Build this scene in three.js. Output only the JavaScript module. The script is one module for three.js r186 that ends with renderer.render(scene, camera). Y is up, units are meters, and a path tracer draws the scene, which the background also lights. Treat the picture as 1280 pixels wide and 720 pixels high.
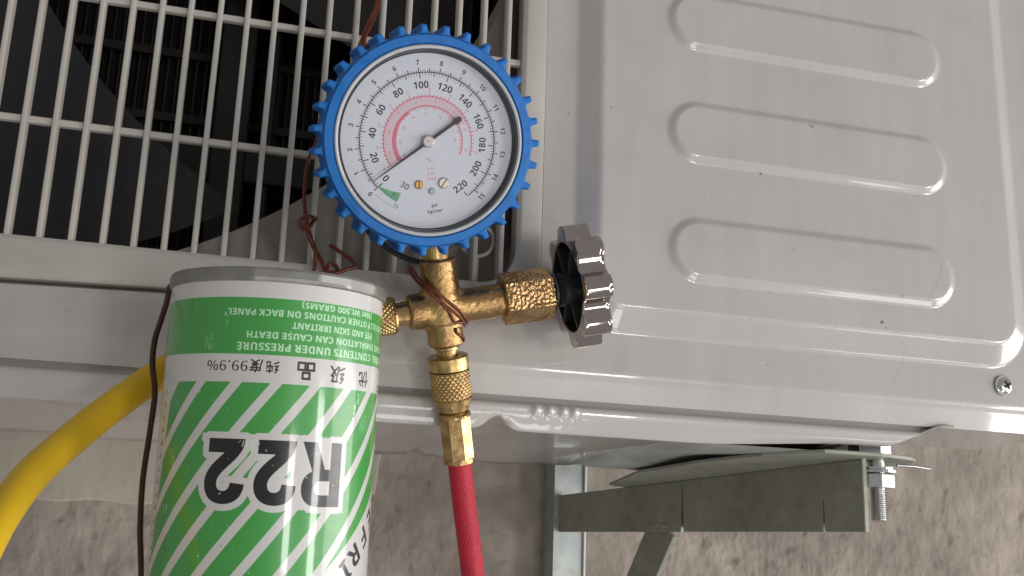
import * as THREE from 'three';
import { mergeGeometries, mergeVertices, toCreasedNormals } from 'three/addons/utils/BufferGeometryUtils.js';
import { RoundedBoxGeometry } from 'three/addons/geometries/RoundedBoxGeometry.js';
import { MarchingCubes } from 'three/addons/objects/MarchingCubes.js';
import { ImprovedNoise } from 'three/addons/math/ImprovedNoise.js';
import { RectAreaLightUniformsLib } from 'three/addons/lights/RectAreaLightUniformsLib.js';

// ------------------------------------------------------------------ camera, ambient light, lamps, exposure
const scene = new THREE.Scene();
const camera = new THREE.PerspectiveCamera(29.863, 16 / 9, 0.02, 30);
camera.position.set(0, 0, 0.44);
{
  const right = new THREE.Vector3(0.963, 0.034, 0.267), up = new THREE.Vector3(-0.097, 0.969, 0.227);
  const back = right.clone().cross(up).normalize();
  up.copy(back).cross(right).normalize(); right.normalize();
  camera.quaternion.setFromRotationMatrix(new THREE.Matrix4().makeBasis(right, up, back));
}
const renderer = new THREE.WebGLRenderer({ antialias: true });
renderer.toneMapping = THREE.LinearToneMapping;
renderer.toneMappingExposure = 1.42;
renderer.shadowMap.enabled = true;

scene.background = new THREE.Color().setRGB(0.205, 0.203, 0.203);      // dim, even light of the covered place
RectAreaLightUniformsLib.init();
function opening(azimuth, elevation, distance, width, height, radiance, rgb = [1, 0.98, 0.965]) {   // daylight that comes in from the front, below and to the right
  const a = THREE.MathUtils.degToRad(azimuth), e = THREE.MathUtils.degToRad(elevation);
  const l = new THREE.RectAreaLight(new THREE.Color().setRGB(...rgb), radiance, width, height);
  l.position.set(0.1 + Math.sin(a) * Math.cos(e) * distance, 0.1 + Math.sin(e) * distance, Math.cos(a) * Math.cos(e) * distance);
  l.lookAt(0.1, 0.1, 0);
  scene.add(l);
}
opening(79, -10, 2.4, 1.4, 1.3, 4.2);
opening(47, -30, 2.2, 0.40, 0.30, 4.5);
opening(15, -24, 2.2, 0.50, 0.16, 5);
opening(15, -38, 2.2, 0.50, 0.22, 5);
opening(15, -54, 2.2, 0.55, 0.30, 5);
opening(48, -6, 2.6, 0.34, 0.56, 15);
opening(20, -8, 2.6, 0.30, 0.34, 15);

// ------------------------------------------------------------------ helpers
const D = Math.PI / 180;
let seed = 7;
const rnd = () => { seed = (seed + 0x6d2b79f5) | 0; let t = Math.imul(seed ^ (seed >>> 15), 1 | seed); t = (t + Math.imul(t ^ (t >>> 7), 61 | t)) ^ t; return ((t ^ (t >>> 14)) >>> 0) / 4294967296; };
const perlin = new ImprovedNoise();
const fbm = (x, y, z = 0, n = 4) => { let s = 0, a = 1, f = 1; for (let i = 0; i < n; i++) { s += a * perlin.noise(x * f, y * f, z + i * 7.3); a *= 0.5; f *= 2.03; } return s; };
const clamp = THREE.MathUtils.clamp, lerp = THREE.MathUtils.lerp, smooth = (t) => { t = clamp(t, 0, 1); return t * t * (3 - 2 * t); };
const ramp = (t) => { t = clamp(t, 0, 1); const k = 0.18; return t < k ? t * t / (2 * k) / (1 - k) : t > 1 - k ? 1 - (1 - t) * (1 - t) / (2 * k) / (1 - k) : (t - k / 2) / (1 - k); };
const used = {};
function numbered(name) { const n = used[name] = (used[name] ?? -1) + 1; return n ? name + '_' + String(n).padStart(3, '0') : name; }
function thing(name, label, category, base = [0, 0, 0], group) {
  const o = new THREE.Group(); o.name = numbered(name); o.position.set(...base); scene.add(o);
  o.userData = { label, category }; if (group) o.userData.group = group;
  return o;
}
const merged = (g) => Array.isArray(g) ? mergeGeometries(g.map((x) => { const y = x.index ? x.toNonIndexed() : x; for (const k of Object.keys(y.attributes)) if (!['position', 'normal', 'uv'].includes(k)) y.deleteAttribute(k); return y; })) : g;
function part(parent, name, geo, mat, label) {               // geometry is in the parent's own axes
  const m = new THREE.Mesh(merged(geo), mat); m.name = name; m.castShadow = m.receiveShadow = true;
  if (label) m.userData.label = label;
  parent.add(m); return m;
}
function wpart(parent, name, geo, mat, label) {               // geometry is in the scene's axes, the parent only shifted
  const g = merged(geo); let p = parent; const o = new THREE.Vector3();
  while (p && p !== scene) { o.add(p.position); p = p.parent; }
  g.translate(-o.x, -o.y, -o.z); return part(parent, name, g, mat, label);
}
const V = (x, y, z) => new THREE.Vector3(x, y, z);
const mm = (a) => V(a[0] / 1000, a[1] / 1000, a[2] / 1000);
function tube(pts, r, seg = 60, rad = 10, closed = false) { return new THREE.TubeGeometry(new THREE.CatmullRomCurve3(pts, closed, 'centripetal'), seg, r, rad, closed); }
function lathe(profile, seg = 64, axis = 'y') {               // profile in mm [radius, along axis]; sharp corners creased
  let g = new THREE.LatheGeometry(profile.map((p) => new THREE.Vector2(p[0] / 1000, p[1] / 1000)), seg);
  g = toCreasedNormals(g, 0.6);
  if (axis === 'z') g.rotateX(Math.PI / 2);
  if (axis === 'x') g.rotateZ(-Math.PI / 2);
  return g;
}
function extrude(shape, depth, bevel = 0, seg = 2, curve = 12) {
  return new THREE.ExtrudeGeometry(shape, { depth: depth - 2 * bevel, bevelEnabled: bevel > 0, bevelThickness: bevel, bevelSize: bevel, bevelOffset: -bevel, bevelSegments: seg, curveSegments: curve }).translate(0, 0, bevel);
}
const poly = (pts) => new THREE.Shape(pts.map((p) => new THREE.Vector2(p[0], p[1])));
function box(cx, cy, cz, w, h, d, r = 0.0006) { return new RoundedBoxGeometry(w, h, d, 2, Math.min(r, w / 2.1, h / 2.1, d / 2.1)).translate(cx, cy, cz); }
function boxUV(g) {                                           // uv in metres from the dominant direction
  if (g.index) g = g.toNonIndexed();
  const p = g.attributes.position, n = g.attributes.normal, uv = new Float32Array(p.count * 2);
  for (let i = 0; i < p.count; i += 3) {
    let ax = 0, ay = 0, az = 0;
    for (let k = 0; k < 3; k++) { ax += Math.abs(n.getX(i + k)); ay += Math.abs(n.getY(i + k)); az += Math.abs(n.getZ(i + k)); }
    for (let k = 0; k < 3; k++) {
      const x = p.getX(i + k), y = p.getY(i + k), z = p.getZ(i + k);
      const [u, v] = az >= ax && az >= ay ? [x, y] : ax >= ay ? [z, y] : [x, z];
      uv[(i + k) * 2] = u; uv[(i + k) * 2 + 1] = v;
    }
  }
  g.setAttribute('uv', new THREE.BufferAttribute(uv, 2)); return g;
}
function grid(nu, nv, f) {                                    // f(i / nu, j / nv) -> [x, y, z] in metres, uv in metres of x, y
  const pos = [], uv = [], idx = [];
  for (let j = 0; j <= nv; j++) for (let i = 0; i <= nu; i++) { const p = f(i / nu, j / nv); pos.push(p[0], p[1], p[2]); uv.push(p[3] ?? p[0], p[4] ?? p[1]); }
  for (let j = 0; j < nv; j++) for (let i = 0; i < nu; i++) { const a = j * (nu + 1) + i, b = a + 1, c = a + nu + 1, d = c + 1; idx.push(a, b, d, a, d, c); }
  const g = new THREE.BufferGeometry();
  g.setAttribute('position', new THREE.Float32BufferAttribute(pos, 3)); g.setAttribute('uv', new THREE.Float32BufferAttribute(uv, 2));
  g.setIndex(idx); g.computeVertexNormals(); return g;
}
function noiseTexture(size, metres, f, color = false) {        // f(x, y) tiles after size pixels when it is built from tile(); uv in metres
  const data = new Uint8Array(size * size * 4);
  for (let y = 0; y < size; y++) for (let x = 0; x < size; x++) {
    const v = f(x / size, y / size), o = (y * size + x) * 4;
    const c = Array.isArray(v) ? v : [v, v, v];
    for (let k = 0; k < 3; k++) data[o + k] = clamp(Math.round(c[k] * 255), 0, 255);
    data[o + 3] = 255;
  }
  const t = new THREE.DataTexture(data, size, size); t.wrapS = t.wrapT = THREE.RepeatWrapping; t.magFilter = THREE.LinearFilter; t.minFilter = THREE.LinearMipmapLinearFilter; t.generateMipmaps = true;
  if (color) t.colorSpace = THREE.SRGBColorSpace;
  t.repeat.set(1 / metres, 1 / metres); t.needsUpdate = true; return t;
}
const tile = (u, v, f, n = 4, z = 0) => {                     // tiling noise: blend of four shifted copies
  const a = fbm(u * f, v * f, z, n), b = fbm((u - 1) * f, v * f, z, n), c = fbm(u * f, (v - 1) * f, z, n), d = fbm((u - 1) * f, (v - 1) * f, z, n);
  return lerp(lerp(a, b, u), lerp(c, d, u), v);
};
const std = (o) => new THREE.MeshStandardMaterial(o), phys = (o) => new THREE.MeshPhysicalMaterial(o);
const rgb = (r, g, b) => new THREE.Color().setRGB(r, g, b);

// ------------------------------------------------------------------ materials
const smudge = noiseTexture(512, 0.19, (u, v) => 0.8 + 0.22 * tile(u, v, 5, 5, 2));
const paintTone = noiseTexture(512, 0.23, (u, v) => { const s = 0.955 + 0.05 * tile(u, v, 4, 5, 9); return [s, s * 0.998, s * 0.992]; }, true);
const peel = noiseTexture(256, 0.02, (u, v) => 0.5 + 0.4 * tile(u, v, 9, 3, 4));
const M = {
  paint: phys({ color: rgb(0.56, 0.533, 0.517), map: paintTone, roughness: 0.36, roughnessMap: smudge, clearcoat: 0.8, clearcoatRoughness: 0.05, bumpMap: peel, bumpScale: 0.00003, side: THREE.DoubleSide }),
  plastic: std({ color: rgb(0.58, 0.545, 0.50), map: paintTone, roughness: 0.5, roughnessMap: smudge }),
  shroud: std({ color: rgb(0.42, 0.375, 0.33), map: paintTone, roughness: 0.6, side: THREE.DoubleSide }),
  black: std({ color: rgb(0.012, 0.012, 0.012), roughness: 0.8, side: THREE.DoubleSide }),
  darkPlastic: std({ color: rgb(0.03, 0.029, 0.028), roughness: 0.55, side: THREE.DoubleSide }),
  fan: std({ color: rgb(0.024, 0.023, 0.024), roughness: 0.6, side: THREE.DoubleSide }),
};
const cast = noiseTexture(512, 0.03, (u, v) => 0.5 + 0.35 * tile(u, v, 14, 4, 1) + 0.25 * tile(u, v, 40, 2, 5));
const tarnish = noiseTexture(512, 0.035, (u, v) => { const s = clamp(0.9 + 0.22 * tile(u, v, 6, 5, 11), 0.5, 1); return [s, s * s * 0.2 + s * 0.8, s * 0.9]; }, true);
const brassRough = noiseTexture(256, 0.02, (u, v) => clamp(0.8 + 0.2 * tile(u, v, 8, 3, 3), 0.4, 1));
const hammer = noiseTexture(512, 0.018, (u, v) => smooth(0.5 + 1.1 * tile(u, v, 13, 1, 21)));
M.castBrass = std({ color: rgb(0.55, 0.36, 0.19), metalness: 1, roughness: 0.44, map: tarnish, roughnessMap: brassRough, bumpMap: cast, bumpScale: 0.00022 });
M.hammeredBrass = std({ color: rgb(0.60, 0.385, 0.22), metalness: 1, roughness: 0.30, map: tarnish, roughnessMap: brassRough, bumpMap: hammer, bumpScale: 0.00026 });
M.brass = std({ color: rgb(0.65, 0.455, 0.25), metalness: 1, roughness: 0.4, map: tarnish, roughnessMap: brassRough, bumpMap: cast, bumpScale: 0.0001 });
M.chrome = std({ color: rgb(0.50, 0.435, 0.41), metalness: 1, roughness: 0.06, roughnessMap: brassRough });
M.steel = std({ color: rgb(0.68, 0.68, 0.66), metalness: 1, roughness: 0.28, roughnessMap: brassRough });
const rubberTone = noiseTexture(256, 0.03, (u, v) => { const s = 0.93 + 0.12 * tile(u, v, 7, 4, 6); return [s, s, s]; }, true);
M.rubber = std({ color: rgb(0.001, 0.18, 0.60), map: rubberTone, roughness: 0.5, bumpMap: peel, bumpScale: 0.00006 });
const zinc = noiseTexture(512, 0.12, (u, v) => { const s = clamp(0.88 + 0.07 * tile(u, v, 12, 3, 8) + 0.10 * tile(u, v, 3, 3, 18), 0.3, 1); const rust = smooth((tile(u, v, 9, 4, 28) - 0.1) / 0.5) * 0.14; return [s * (1 - rust * 0.35), s * (1 - rust * 0.62), s * 0.985 * (1 - rust)]; }, true);
M.zinc = std({ color: rgb(0.42, 0.43, 0.375), metalness: 0.25, roughness: 0.55, map: zinc, bumpMap: peel, bumpScale: 0.00006, side: THREE.DoubleSide });
M.zincLight = std({ color: rgb(0.60, 0.64, 0.64), metalness: 0.45, roughness: 0.42, map: zinc, side: THREE.DoubleSide });
M.copper = std({ color: rgb(0.16, 0.042, 0.026), metalness: 0.55, roughness: 0.3 });
M.darkCopper = std({ color: rgb(0.075, 0.032, 0.018), metalness: 0.4, roughness: 0.35 });
const weave = noiseTexture(512, 0.012, (u, v) => 0.5 + 0.25 * Math.sin((u + v) * 2 * Math.PI * 9) * Math.sin((u - v) * 2 * Math.PI * 9) + 0.3 * tile(u, v, 12, 3, 2));
const hoseTone = noiseTexture(512, 0.07, (u, v) => { const s = clamp(0.95 + 0.10 * tile(u, v, 6, 4, 51) - 0.45 * Math.max(0, tile(u, v, 9, 3, 61) - 0.36), 0.4, 1); return [s, s, s]; }, true);
M.redHose = std({ color: rgb(0.56, 0.010, 0.036), roughness: 0.42, map: hoseTone, bumpMap: weave, bumpScale: 0.0003 });
M.yellowHose = std({ color: rgb(0.80, 0.50, 0.012), roughness: 0.45, bumpMap: weave, bumpScale: 0.0001 });

// ------------------------------------------------------------------ the wall behind
{
  const wallColor = noiseTexture(1024, 0.42, (u, v) => {
    const s = 0.66 + 0.17 * tile(u, v, 4, 5, 3) + 0.06 * tile(u, v, 26, 4, 13), pit = Math.max(0, tile(u, v, 34, 2, 31) - 0.22);
    const k = clamp(s - 0.18 * pit, 0.2, 0.9); return [k * 0.97, k * 0.905, k * 0.84];
  }, true);
  const wallStreak = (u, v) => { const f = (a, b) => fbm(a * 40, b * 22, 71, 3); return lerp(lerp(f(u, v), f(u - 1, v), u), lerp(f(u, v - 1), f(u - 1, v - 1), u), v); };
  const wallBump = noiseTexture(1024, 0.42, (u, v) => clamp(0.5 + 0.26 * tile(u * 1, v, 14, 4, 41) + 0.20 * wallStreak(u, v) - 0.35 * Math.max(0, tile(u, v, 34, 2, 31) - 0.2), 0, 1));
  const plaster = std({ color: rgb(0.86, 0.86, 0.86), map: wallColor, roughness: 0.95, bumpMap: wallBump, bumpScale: 0.0045 });
  const front = grid(260, 180, (u, v) => { const x = -1.0 + 2.4 * u, y = -0.6 + 1.6 * v; return [x, y, -0.36 + 0.0022 * fbm(x * 22, y * 9, 1, 3) + 0.0016 * fbm(x * 70, y * 34, 5, 3)]; });
  const slab = box(0.2, 0.2, -0.44, 2.4, 1.6, 0.14, 0.002);
  const w = new THREE.Group(); w.name = 'wall'; w.userData = { kind: 'structure', label: 'rough cement wall behind the outdoor unit' }; scene.add(w);
  part(w, 'cement_render', front, plaster); part(w, 'wall_core', boxUV(slab), plaster);
  // the smoother cream coat that ends in a ragged edge under the unit
  const edge = []; for (let i = 0; i <= 60; i++) { const x = -0.5 + 0.615 * i / 60; edge.push([x, 0.029 - 0.05 * Math.min(0, x + 0.11) + (x > 0.05 ? (x - 0.05) * 0.2 : 0) + 0.003 * fbm(x * 30, 2.2, 0, 3)]); }
  for (let i = 0; i <= 14; i++) { const y = 0.045 + 0.3 * i / 14; edge.push([0.1185 + 0.010 * fbm(y * 26, 7.7, 0, 3), y]); }
  edge.push([-0.5, 0.345]);
  const coat = std({ color: rgb(0.52, 0.465, 0.39), roughness: 0.9, bumpMap: wallBump, bumpScale: 0.0015, map: paintTone });
  part(w, 'plaster_coat', boxUV(extrude(poly(edge), 0.008, 0.0015, 2)).translate(0, 0, -0.3615), coat, 'smoother cream plaster coat with a ragged edge');
}

// ------------------------------------------------------------------ the outdoor unit
const unit = thing('air_conditioner', 'white outdoor air conditioner with bar grille and ribbed metal panel, on a wall bracket', 'air conditioner', [0.05, 0.05, -0.1]);
{
  // pressed front sheet: right panel with a raised field and four raised slots, and the strip below the grille
  const X1 = 0.413, sdRect = (x, y, x0, x1, y0, y1, r) => { const qx = Math.abs(x - (x0 + x1) / 2) - (x1 - x0) / 2 + r, qy = Math.abs(y - (y0 + y1) / 2) - (y1 - y0) / 2 + r; return Math.hypot(Math.max(qx, 0), Math.max(qy, 0)) + Math.min(Math.max(qx, qy), 0) - r; };
  const slots = [139.5, 196.6, 253.6, 310.6].map((y) => y / 1000);
  const height = (x, y) => {
    let z = 0.0072 * ramp(-sdRect(x, y, 0.1445, 0.3835, 0.0985, 0.62, 0.024) / 0.0125);
    for (const sy of slots) { const d = Math.hypot(x - clamp(x, 0.2035, 0.3225), y - sy); if (d < 0.018) z += 0.0019 * ramp((0.0158 - d) / 0.0040); }
    if (y < 0.0815) z -= (0.0815 - y) * 0.20 * smooth((0.0815 - y) / 0.004);
    z += 0.00035 * fbm(x * 9, y * 9, 0.5, 2);
    if (x > X1 - 0.006) { const t = (x - X1 + 0.006) / 0.006; z -= 0.006 * (1 - Math.sqrt(Math.max(0, 1 - t * t))); }
    return z;
  };
  const right = grid(300, 420, (u, v) => { const x = 0.1308 + (X1 - 0.1308) * u, y = 0.0965 + 0.33 * v; return [x, y, height(x, y)]; });
  const seamY = (x) => 0.0974 + 0.03 * (x + 0.055);
  const low = grid(240, 26, (u, v) => { const x = -0.42 + 0.5508 * u, y = lerp(0.0683, seamY(x), v); return [x, y, height(x, y)]; });
  const lowRight = grid(240, 24, (u, v) => { const x = 0.1308 + (X1 - 0.1308) * u, y = lerp(0.0683, 0.0965, v); return [x, y, height(x, y)]; });
  const lowBack = grid(160, 1, (u, v) => { const x = -0.42 + (X1 + 0.42) * u; return [x, 0.0683 + 0.0008 * (1 - v), height(x, 0.0683) - 0.006 * (1 - v)]; });
  const gapLip = grid(60, 1, (u, v) => { const x = -0.42 + 0.5508 * u; return [x, seamY(x), height(x, seamY(x)) - 0.009 * v]; });
  const gapSide = grid(1, 60, (u, v) => { const y = 0.0965 + 0.33 * v; return [0.1308, y, height(0.1308, y) - 0.009 * (1 - u)]; });
  const side = grid(2, 2, (u, v) => [X1, 0.0705 + 0.36 * v, -0.006 - 0.070 * u]);
  const PW = 1400, PH = 900, pc = document.createElement('canvas'); pc.width = PW; pc.height = PH; const pg = pc.getContext('2d');   // 0.84 m by 0.36 m of sheet
  const px = (x) => (x + 0.42) / 0.84 * PW, py = (y) => (0.43 - y) / 0.37 * PH;
  { const im = pg.createImageData(PW, PH); for (let j = 0; j < PH; j++) for (let i = 0; i < PW; i++) { const x = i / PW * 0.84, y = j / PH * 0.37, t = 0.965 + 0.022 * fbm(x * 14, y * 14, 3, 4) + 0.018 * fbm(x * 90, y * 12, 8, 3) - 0.05 * Math.max(0, fbm(x * 40, y * 30, 17, 3) - 0.35), o = (j * PW + i) * 4; im.data[o] = 255 * t; im.data[o + 1] = 254 * t; im.data[o + 2] = 252 * t; im.data[o + 3] = 255; } pg.putImageData(im, 0, 0); }
  for (const [x, y, a, b] of [[0.2352, 0.1805, 1.6, 2.6], [0.2966, 0.1145, 2.2, 3.4], [0.2985, 0.1120, 1.2, 1.6], [0.262, 0.2075, 3.4, 1.2], [0.142, 0.2, 1.2, 1.4], [0.160, 0.203, 1.2, 1.2], [0.206, 0.1655, 1, 1]]) { pg.fillStyle = '#4d4641'; pg.globalAlpha = 0.6; pg.beginPath(); pg.ellipse(px(x), py(y), a * 0.6, b * 0.6, 0.4, 0, 7); pg.fill(); }
  for (let i = 0; i < 130; i++) { pg.globalAlpha = 0.12 + 0.25 * rnd(); pg.fillStyle = rnd() < 0.6 ? '#6e665c' : '#8a8074'; pg.beginPath(); pg.ellipse(rnd() * PW, rnd() * PH, 0.5 + rnd(), 0.5 + 1.2 * rnd(), rnd() * 3, 0, 7); pg.fill(); }
  pg.globalAlpha = 0.10; pg.strokeStyle = '#5c554d'; for (let i = 0; i < 26; i++) { pg.lineWidth = 0.6 + 1.2 * rnd(); const x = rnd() * PW, y = rnd() * PH; pg.beginPath(); pg.moveTo(x, y); pg.quadraticCurveTo(x + 8 * rnd(), y + 20, x + (rnd() - 0.5) * 40, y + 12 + 50 * rnd()); pg.stroke(); }
  const marks = new THREE.CanvasTexture(pc); marks.colorSpace = THREE.SRGBColorSpace; marks.anisotropy = 8; marks.wrapS = marks.wrapT = THREE.RepeatWrapping; marks.repeat.set(1 / 0.84, 1 / 0.37); marks.offset.set(0.42 / 0.84, 1 - 0.43 / 0.37);
  const sheetPaint = M.paint.clone(); sheetPaint.map = marks;
  wpart(unit, 'front_panel', [right, low, lowRight, lowBack, gapLip, gapSide, side], sheetPaint, 'painted front sheet with long raised slots and a stepped border');

  // base pan: lip under the front sheet, rolled bottom edge, underside
  const bottom = (x) => 0.0532 + 0.0052 * Math.exp(-(((x - 0.1135) / 0.0055) ** 2)) + 0.0112 * smooth((x - 0.3) / 0.036) + 0.0042 * smooth((x - 0.2) / 0.09);
  const bumps = [0.1305, 0.1365, 0.1425, 0.1475];
  const profile = (x) => { const b = bottom(x); return [[0.0695, -0.0052], [0.0668, -0.0046], [0.0655, -0.0022], [0.0650, -0.0010], [0.0645, -0.0004], [0.0639, -0.0001], [0.0632, 0.0], [0.0624, -0.0001], [Math.max(0.0612, b + 0.001), -0.0003], [Math.max(0.0600, b + 0.0008), -0.0006], [Math.max(0.0580, b + 0.0006), -0.0012], [b + 0.0008, -0.0026], [b + 0.0001, -0.0034], [b + 0.0002, -0.0044], [b + 0.0014, -0.0050], [b + 0.003, -0.012], [0.0575 + Math.max(0, b - 0.056), -0.03], [0.0572 + Math.max(0, b - 0.056), -0.08], [0.0585 + Math.max(0, b - 0.056), -0.1], [0.0580 + Math.max(0, b - 0.056), -0.185], [0.0575 + Math.max(0, b - 0.056), -0.196], [0.09, -0.197]]; };
  const NP = profile(0).length - 1;
  const pan = grid(1500, NP, (u, v) => {
    const x = -0.42 + 0.758 * u, p = profile(x)[Math.round(v * NP)]; let z = p[1], y = Math.max(p[0], bottom(x));
    if (z > -0.003 && y < 0.0662) for (const b of bumps) { const g = Math.exp(-(((x - b) / 0.0016) ** 2)) * Math.exp(-(((y - 0.0628) / 0.0020) ** 2)); z += 0.0016 * g; }
    if (z < -0.02) y += 0.0012 * fbm(x * 14, z * 14, 3, 3) + 0.0012 * Math.sin((x + z) * 60);
    return [x, y, z, x, y + z];
  });
  wpart(unit, 'base_pan', [pan, box(0.368, 0.0702, -0.043, 0.088, 0.0022, 0.076, 0.0008)], M.paint, 'base pan with rolled lip and notched bottom edge');

  // grille: frame with a round-cornered opening, upright bars, cross bars behind them
  const fr = new THREE.Shape(); fr.moveTo(-0.42, seamY(-0.42) + 0.0020); fr.lineTo(0.1298, seamY(0.1298) + 0.0016); fr.lineTo(0.1298, 0.45); fr.lineTo(-0.42, 0.45); fr.closePath();
  const r = 0.016, x0 = -0.40, x1 = 0.1182, y0 = 0.1155, y1 = 0.44, hole = new THREE.Path();
  hole.moveTo(x0 + r, y0); hole.lineTo(x1 - r, y0); hole.absarc(x1 - r, y0 + r, r, -Math.PI / 2, 0); hole.lineTo(x1, y1 - r); hole.absarc(x1 - r, y1 - r, r, 0, Math.PI / 2); hole.lineTo(x0 + r, y1); hole.absarc(x0 + r, y1 - r, r, Math.PI / 2, Math.PI); hole.lineTo(x0, y0 + r); hole.absarc(x0 + r, y0 + r, r, Math.PI, 1.5 * Math.PI);
  fr.holes.push(hole);
  wpart(unit, 'grille_frame', boxUV(toCreasedNormals(extrude(fr, 0.012, 0.0022, 4, 10), 0.9)).translate(0, 0, -0.0075), M.plastic);
  const barShape = new THREE.Shape(); barShape.moveTo(-0.0014, -0.0042); barShape.lineTo(0.0014, -0.0042); barShape.lineTo(0.00125, 0.0006); barShape.quadraticCurveTo(0.0011, 0.0014, 0, 0.0014); barShape.quadraticCurveTo(-0.0011, 0.0014, -0.00125, 0.0006); barShape.closePath();
  const bar = toCreasedNormals(new THREE.ExtrudeGeometry(barShape, { depth: 0.328, bevelEnabled: false, curveSegments: 5 }).rotateX(Math.PI / 2).translate(0, 0.328, 0), 0.7);
  bar.scale(0.88, 1, 1); const barGeo = boxUV(bar);
  for (let i = 0; i < 27; i++) { const m = part(unit, 'grille_bar', barGeo, M.plastic); m.position.set(0.1118 - 0.0116 * i - 0.05, 0.1138 - 0.05, 0.0018 + 0.1); m.rotation.z = (rnd() - 0.5) * 0.004; }
  for (const y of [0.1642, 0.2212, 0.2782, 0.3352]) {
    wpart(unit, 'cross_bar', box(-0.14, y, -0.0008, 0.52, 0.0030, 0.0036, 0.0009), M.plastic);
  }
  wpart(unit, 'mounting_ring', [new THREE.TorusGeometry(0.0076, 0.0009, 10, 40).translate(0.1022, 0.1362, -0.004), box(0.1022, 0.121, -0.0045, 0.0022, 0.015, 0.003, 0.0006), box(0.1118, 0.126, -0.0045, 0.0022, 0.02, 0.003, 0.0006)], M.plastic);

  // behind the grille: sheet with the round fan opening, dark inside, fan, motor rail
  const sh = new THREE.Shape(); sh.moveTo(-0.42, 0.085); sh.lineTo(0.131, 0.085); sh.lineTo(0.131, 0.45); sh.lineTo(-0.42, 0.45); sh.closePath();
  const fan = new THREE.Path(); fan.absarc(-0.139, 0.3795, 0.2802, 0, 2 * Math.PI); sh.holes.push(fan);
  const shroud = new THREE.ShapeGeometry(poly([[-0.42, 0.085], [0.131, 0.085], [0.131, 0.45], [0.128, 0.45]].concat([])), 1);
  const ringSheet = grid(160, 1, (u, v) => {                                // from the opening's rim out to the sheet's edge, lower and right side
    const a = lerp(-185, 20, u) * D, c = Math.cos(a), s = Math.sin(a), cx = -0.139, cy = 0.3795, R0 = 0.2802;
    let R1 = 9; if (s < 0) R1 = Math.min(R1, (0.085 - cy) / s); if (c > 0) R1 = Math.min(R1, (0.131 - cx) / c); if (c < 0) R1 = Math.min(R1, (-0.425 - cx) / c);
    R1 = Math.max(R1, R0 - 0.0005); const R = v ? R1 : Math.min(R0, R1); return [cx + R * c, cy + R * s, -0.03];
  });
  const mouth = grid(160, 5, (u, v) => { const a = lerp(-185, 20, u) * D, R = 0.2802 - 0.004 * Math.sin(v * Math.PI / 2), x = -0.139 + R * Math.cos(a), y = 0.3795 + R * Math.sin(a); return [Math.min(x, 0.1312), Math.max(y, 0.0849), -0.03 - 0.02 * v]; });
  wpart(unit, 'fan_shroud', [ringSheet, mouth], M.shroud, 'sheet with the round fan opening behind the grille');
  shroud.dispose();
  wpart(unit, 'divider', [box(0.1255, 0.27, -0.02, 0.004, 0.34, 0.022, 0.001), box(0.1165, 0.29, -0.024, 0.0025, 0.3, 0.012, 0.001)], M.shroud);
  wpart(unit, 'condenser', [box(-0.14, 0.27, -0.185, 0.56, 0.38, 0.012, 0.001), box(-0.44, 0.27, -0.1, 0.02, 0.38, 0.16, 0.001), box(-0.14, 0.087, -0.11, 0.56, 0.004, 0.14, 0.001), box(-0.14, 0.452, -0.11, 0.56, 0.004, 0.16, 0.001), box(0.133, 0.27, -0.105, 0.002, 0.36, 0.14, 0.0005)], M.black);
  { const fins = []; for (let i = 0; i < 90; i++) fins.push(new THREE.BoxGeometry(0.0012, 0.36, 0.006).translate(-0.36 + i * 0.0053, 0.27, -0.176)); for (let i = 0; i < 9; i++) fins.push(new THREE.BoxGeometry(0.5, 0.005, 0.005).translate(-0.13, 0.12 + i * 0.04, -0.173)); const f = wpart(unit, 'coil_fins', fins, std({ color: rgb(0.024, 0.022, 0.020), roughness: 0.6 })); f.userData.kind = 'stuff'; }
  wpart(unit, 'seam_backing', [box(-0.14, 0.0970, -0.0062, 0.54, 0.004, 0.002, 0.0004).translate(0.14, -0.0970, 0).rotateZ(0.03).translate(-0.14, 0.0960, 0), box(0.1302, 0.27, -0.0085, 0.004, 0.36, 0.002, 0.0004)], M.shroud);
  wpart(unit, 'motor_rail', [box(-0.0085, 0.27, -0.15, 0.02, 0.36, 0.012, 0.002), box(0.012, 0.27, -0.152, 0.006, 0.36, 0.01, 0.002), box(-0.055, 0.207, -0.15, 0.2, 0.02, 0.01, 0.002)], M.fan);
  const rotor = wpart(unit, 'fan', lathe([[0, 20], [52, 20], [56, 16], [56, -30], [0, -30]], 40, 'z').translate(-0.139, 0.3795, -0.09), M.darkPlastic);
  for (let b = 0; b < 3; b++) {
    const a0 = (-118 + b * 120) * D;
    const blade = grid(24, 14, (u, v) => { const R = lerp(0.05, 0.262, v), a = a0 + (u - 0.5) * (1.25 + 0.35 * v) + 0.25 * v; return [-0.139 + R * Math.cos(a), 0.3795 + R * Math.sin(a), -0.085 + 0.042 * (u - 0.5) + 0.01 * Math.sin(u * Math.PI)]; });
    const m = part(rotor, 'fan_blade', blade.translate(-0.05, -0.05, 0.1), M.fan); m.castShadow = true;
  }
  // pan-head screw low on the right border
  const sc = [lathe([[0, 2.6], [1.6, 2.5], [3.0, 1.9], [3.9, 0.9], [4.15, 0.2], [4.15, -1]], 36, 'z'), lathe([[5.0, -0.2], [5.0, 0.35], [4.0, 0.4], [4.0, -0.2]], 36, 'z')].map((g) => boxUV(g));
  const screw = wpart(unit, 'screw', sc.map((g) => g.translate(0.3672, 0.0905, 0.0008)), M.steel);
  const cross = [box(0, 0, 0, 0.0042, 0.0011, 0.0008, 0.0002), box(0, 0, 0, 0.0011, 0.0042, 0.0008, 0.0002)].map((g) => g.rotateZ(0.5).translate(0.3672, 0.0905, 0.0032));
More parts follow.
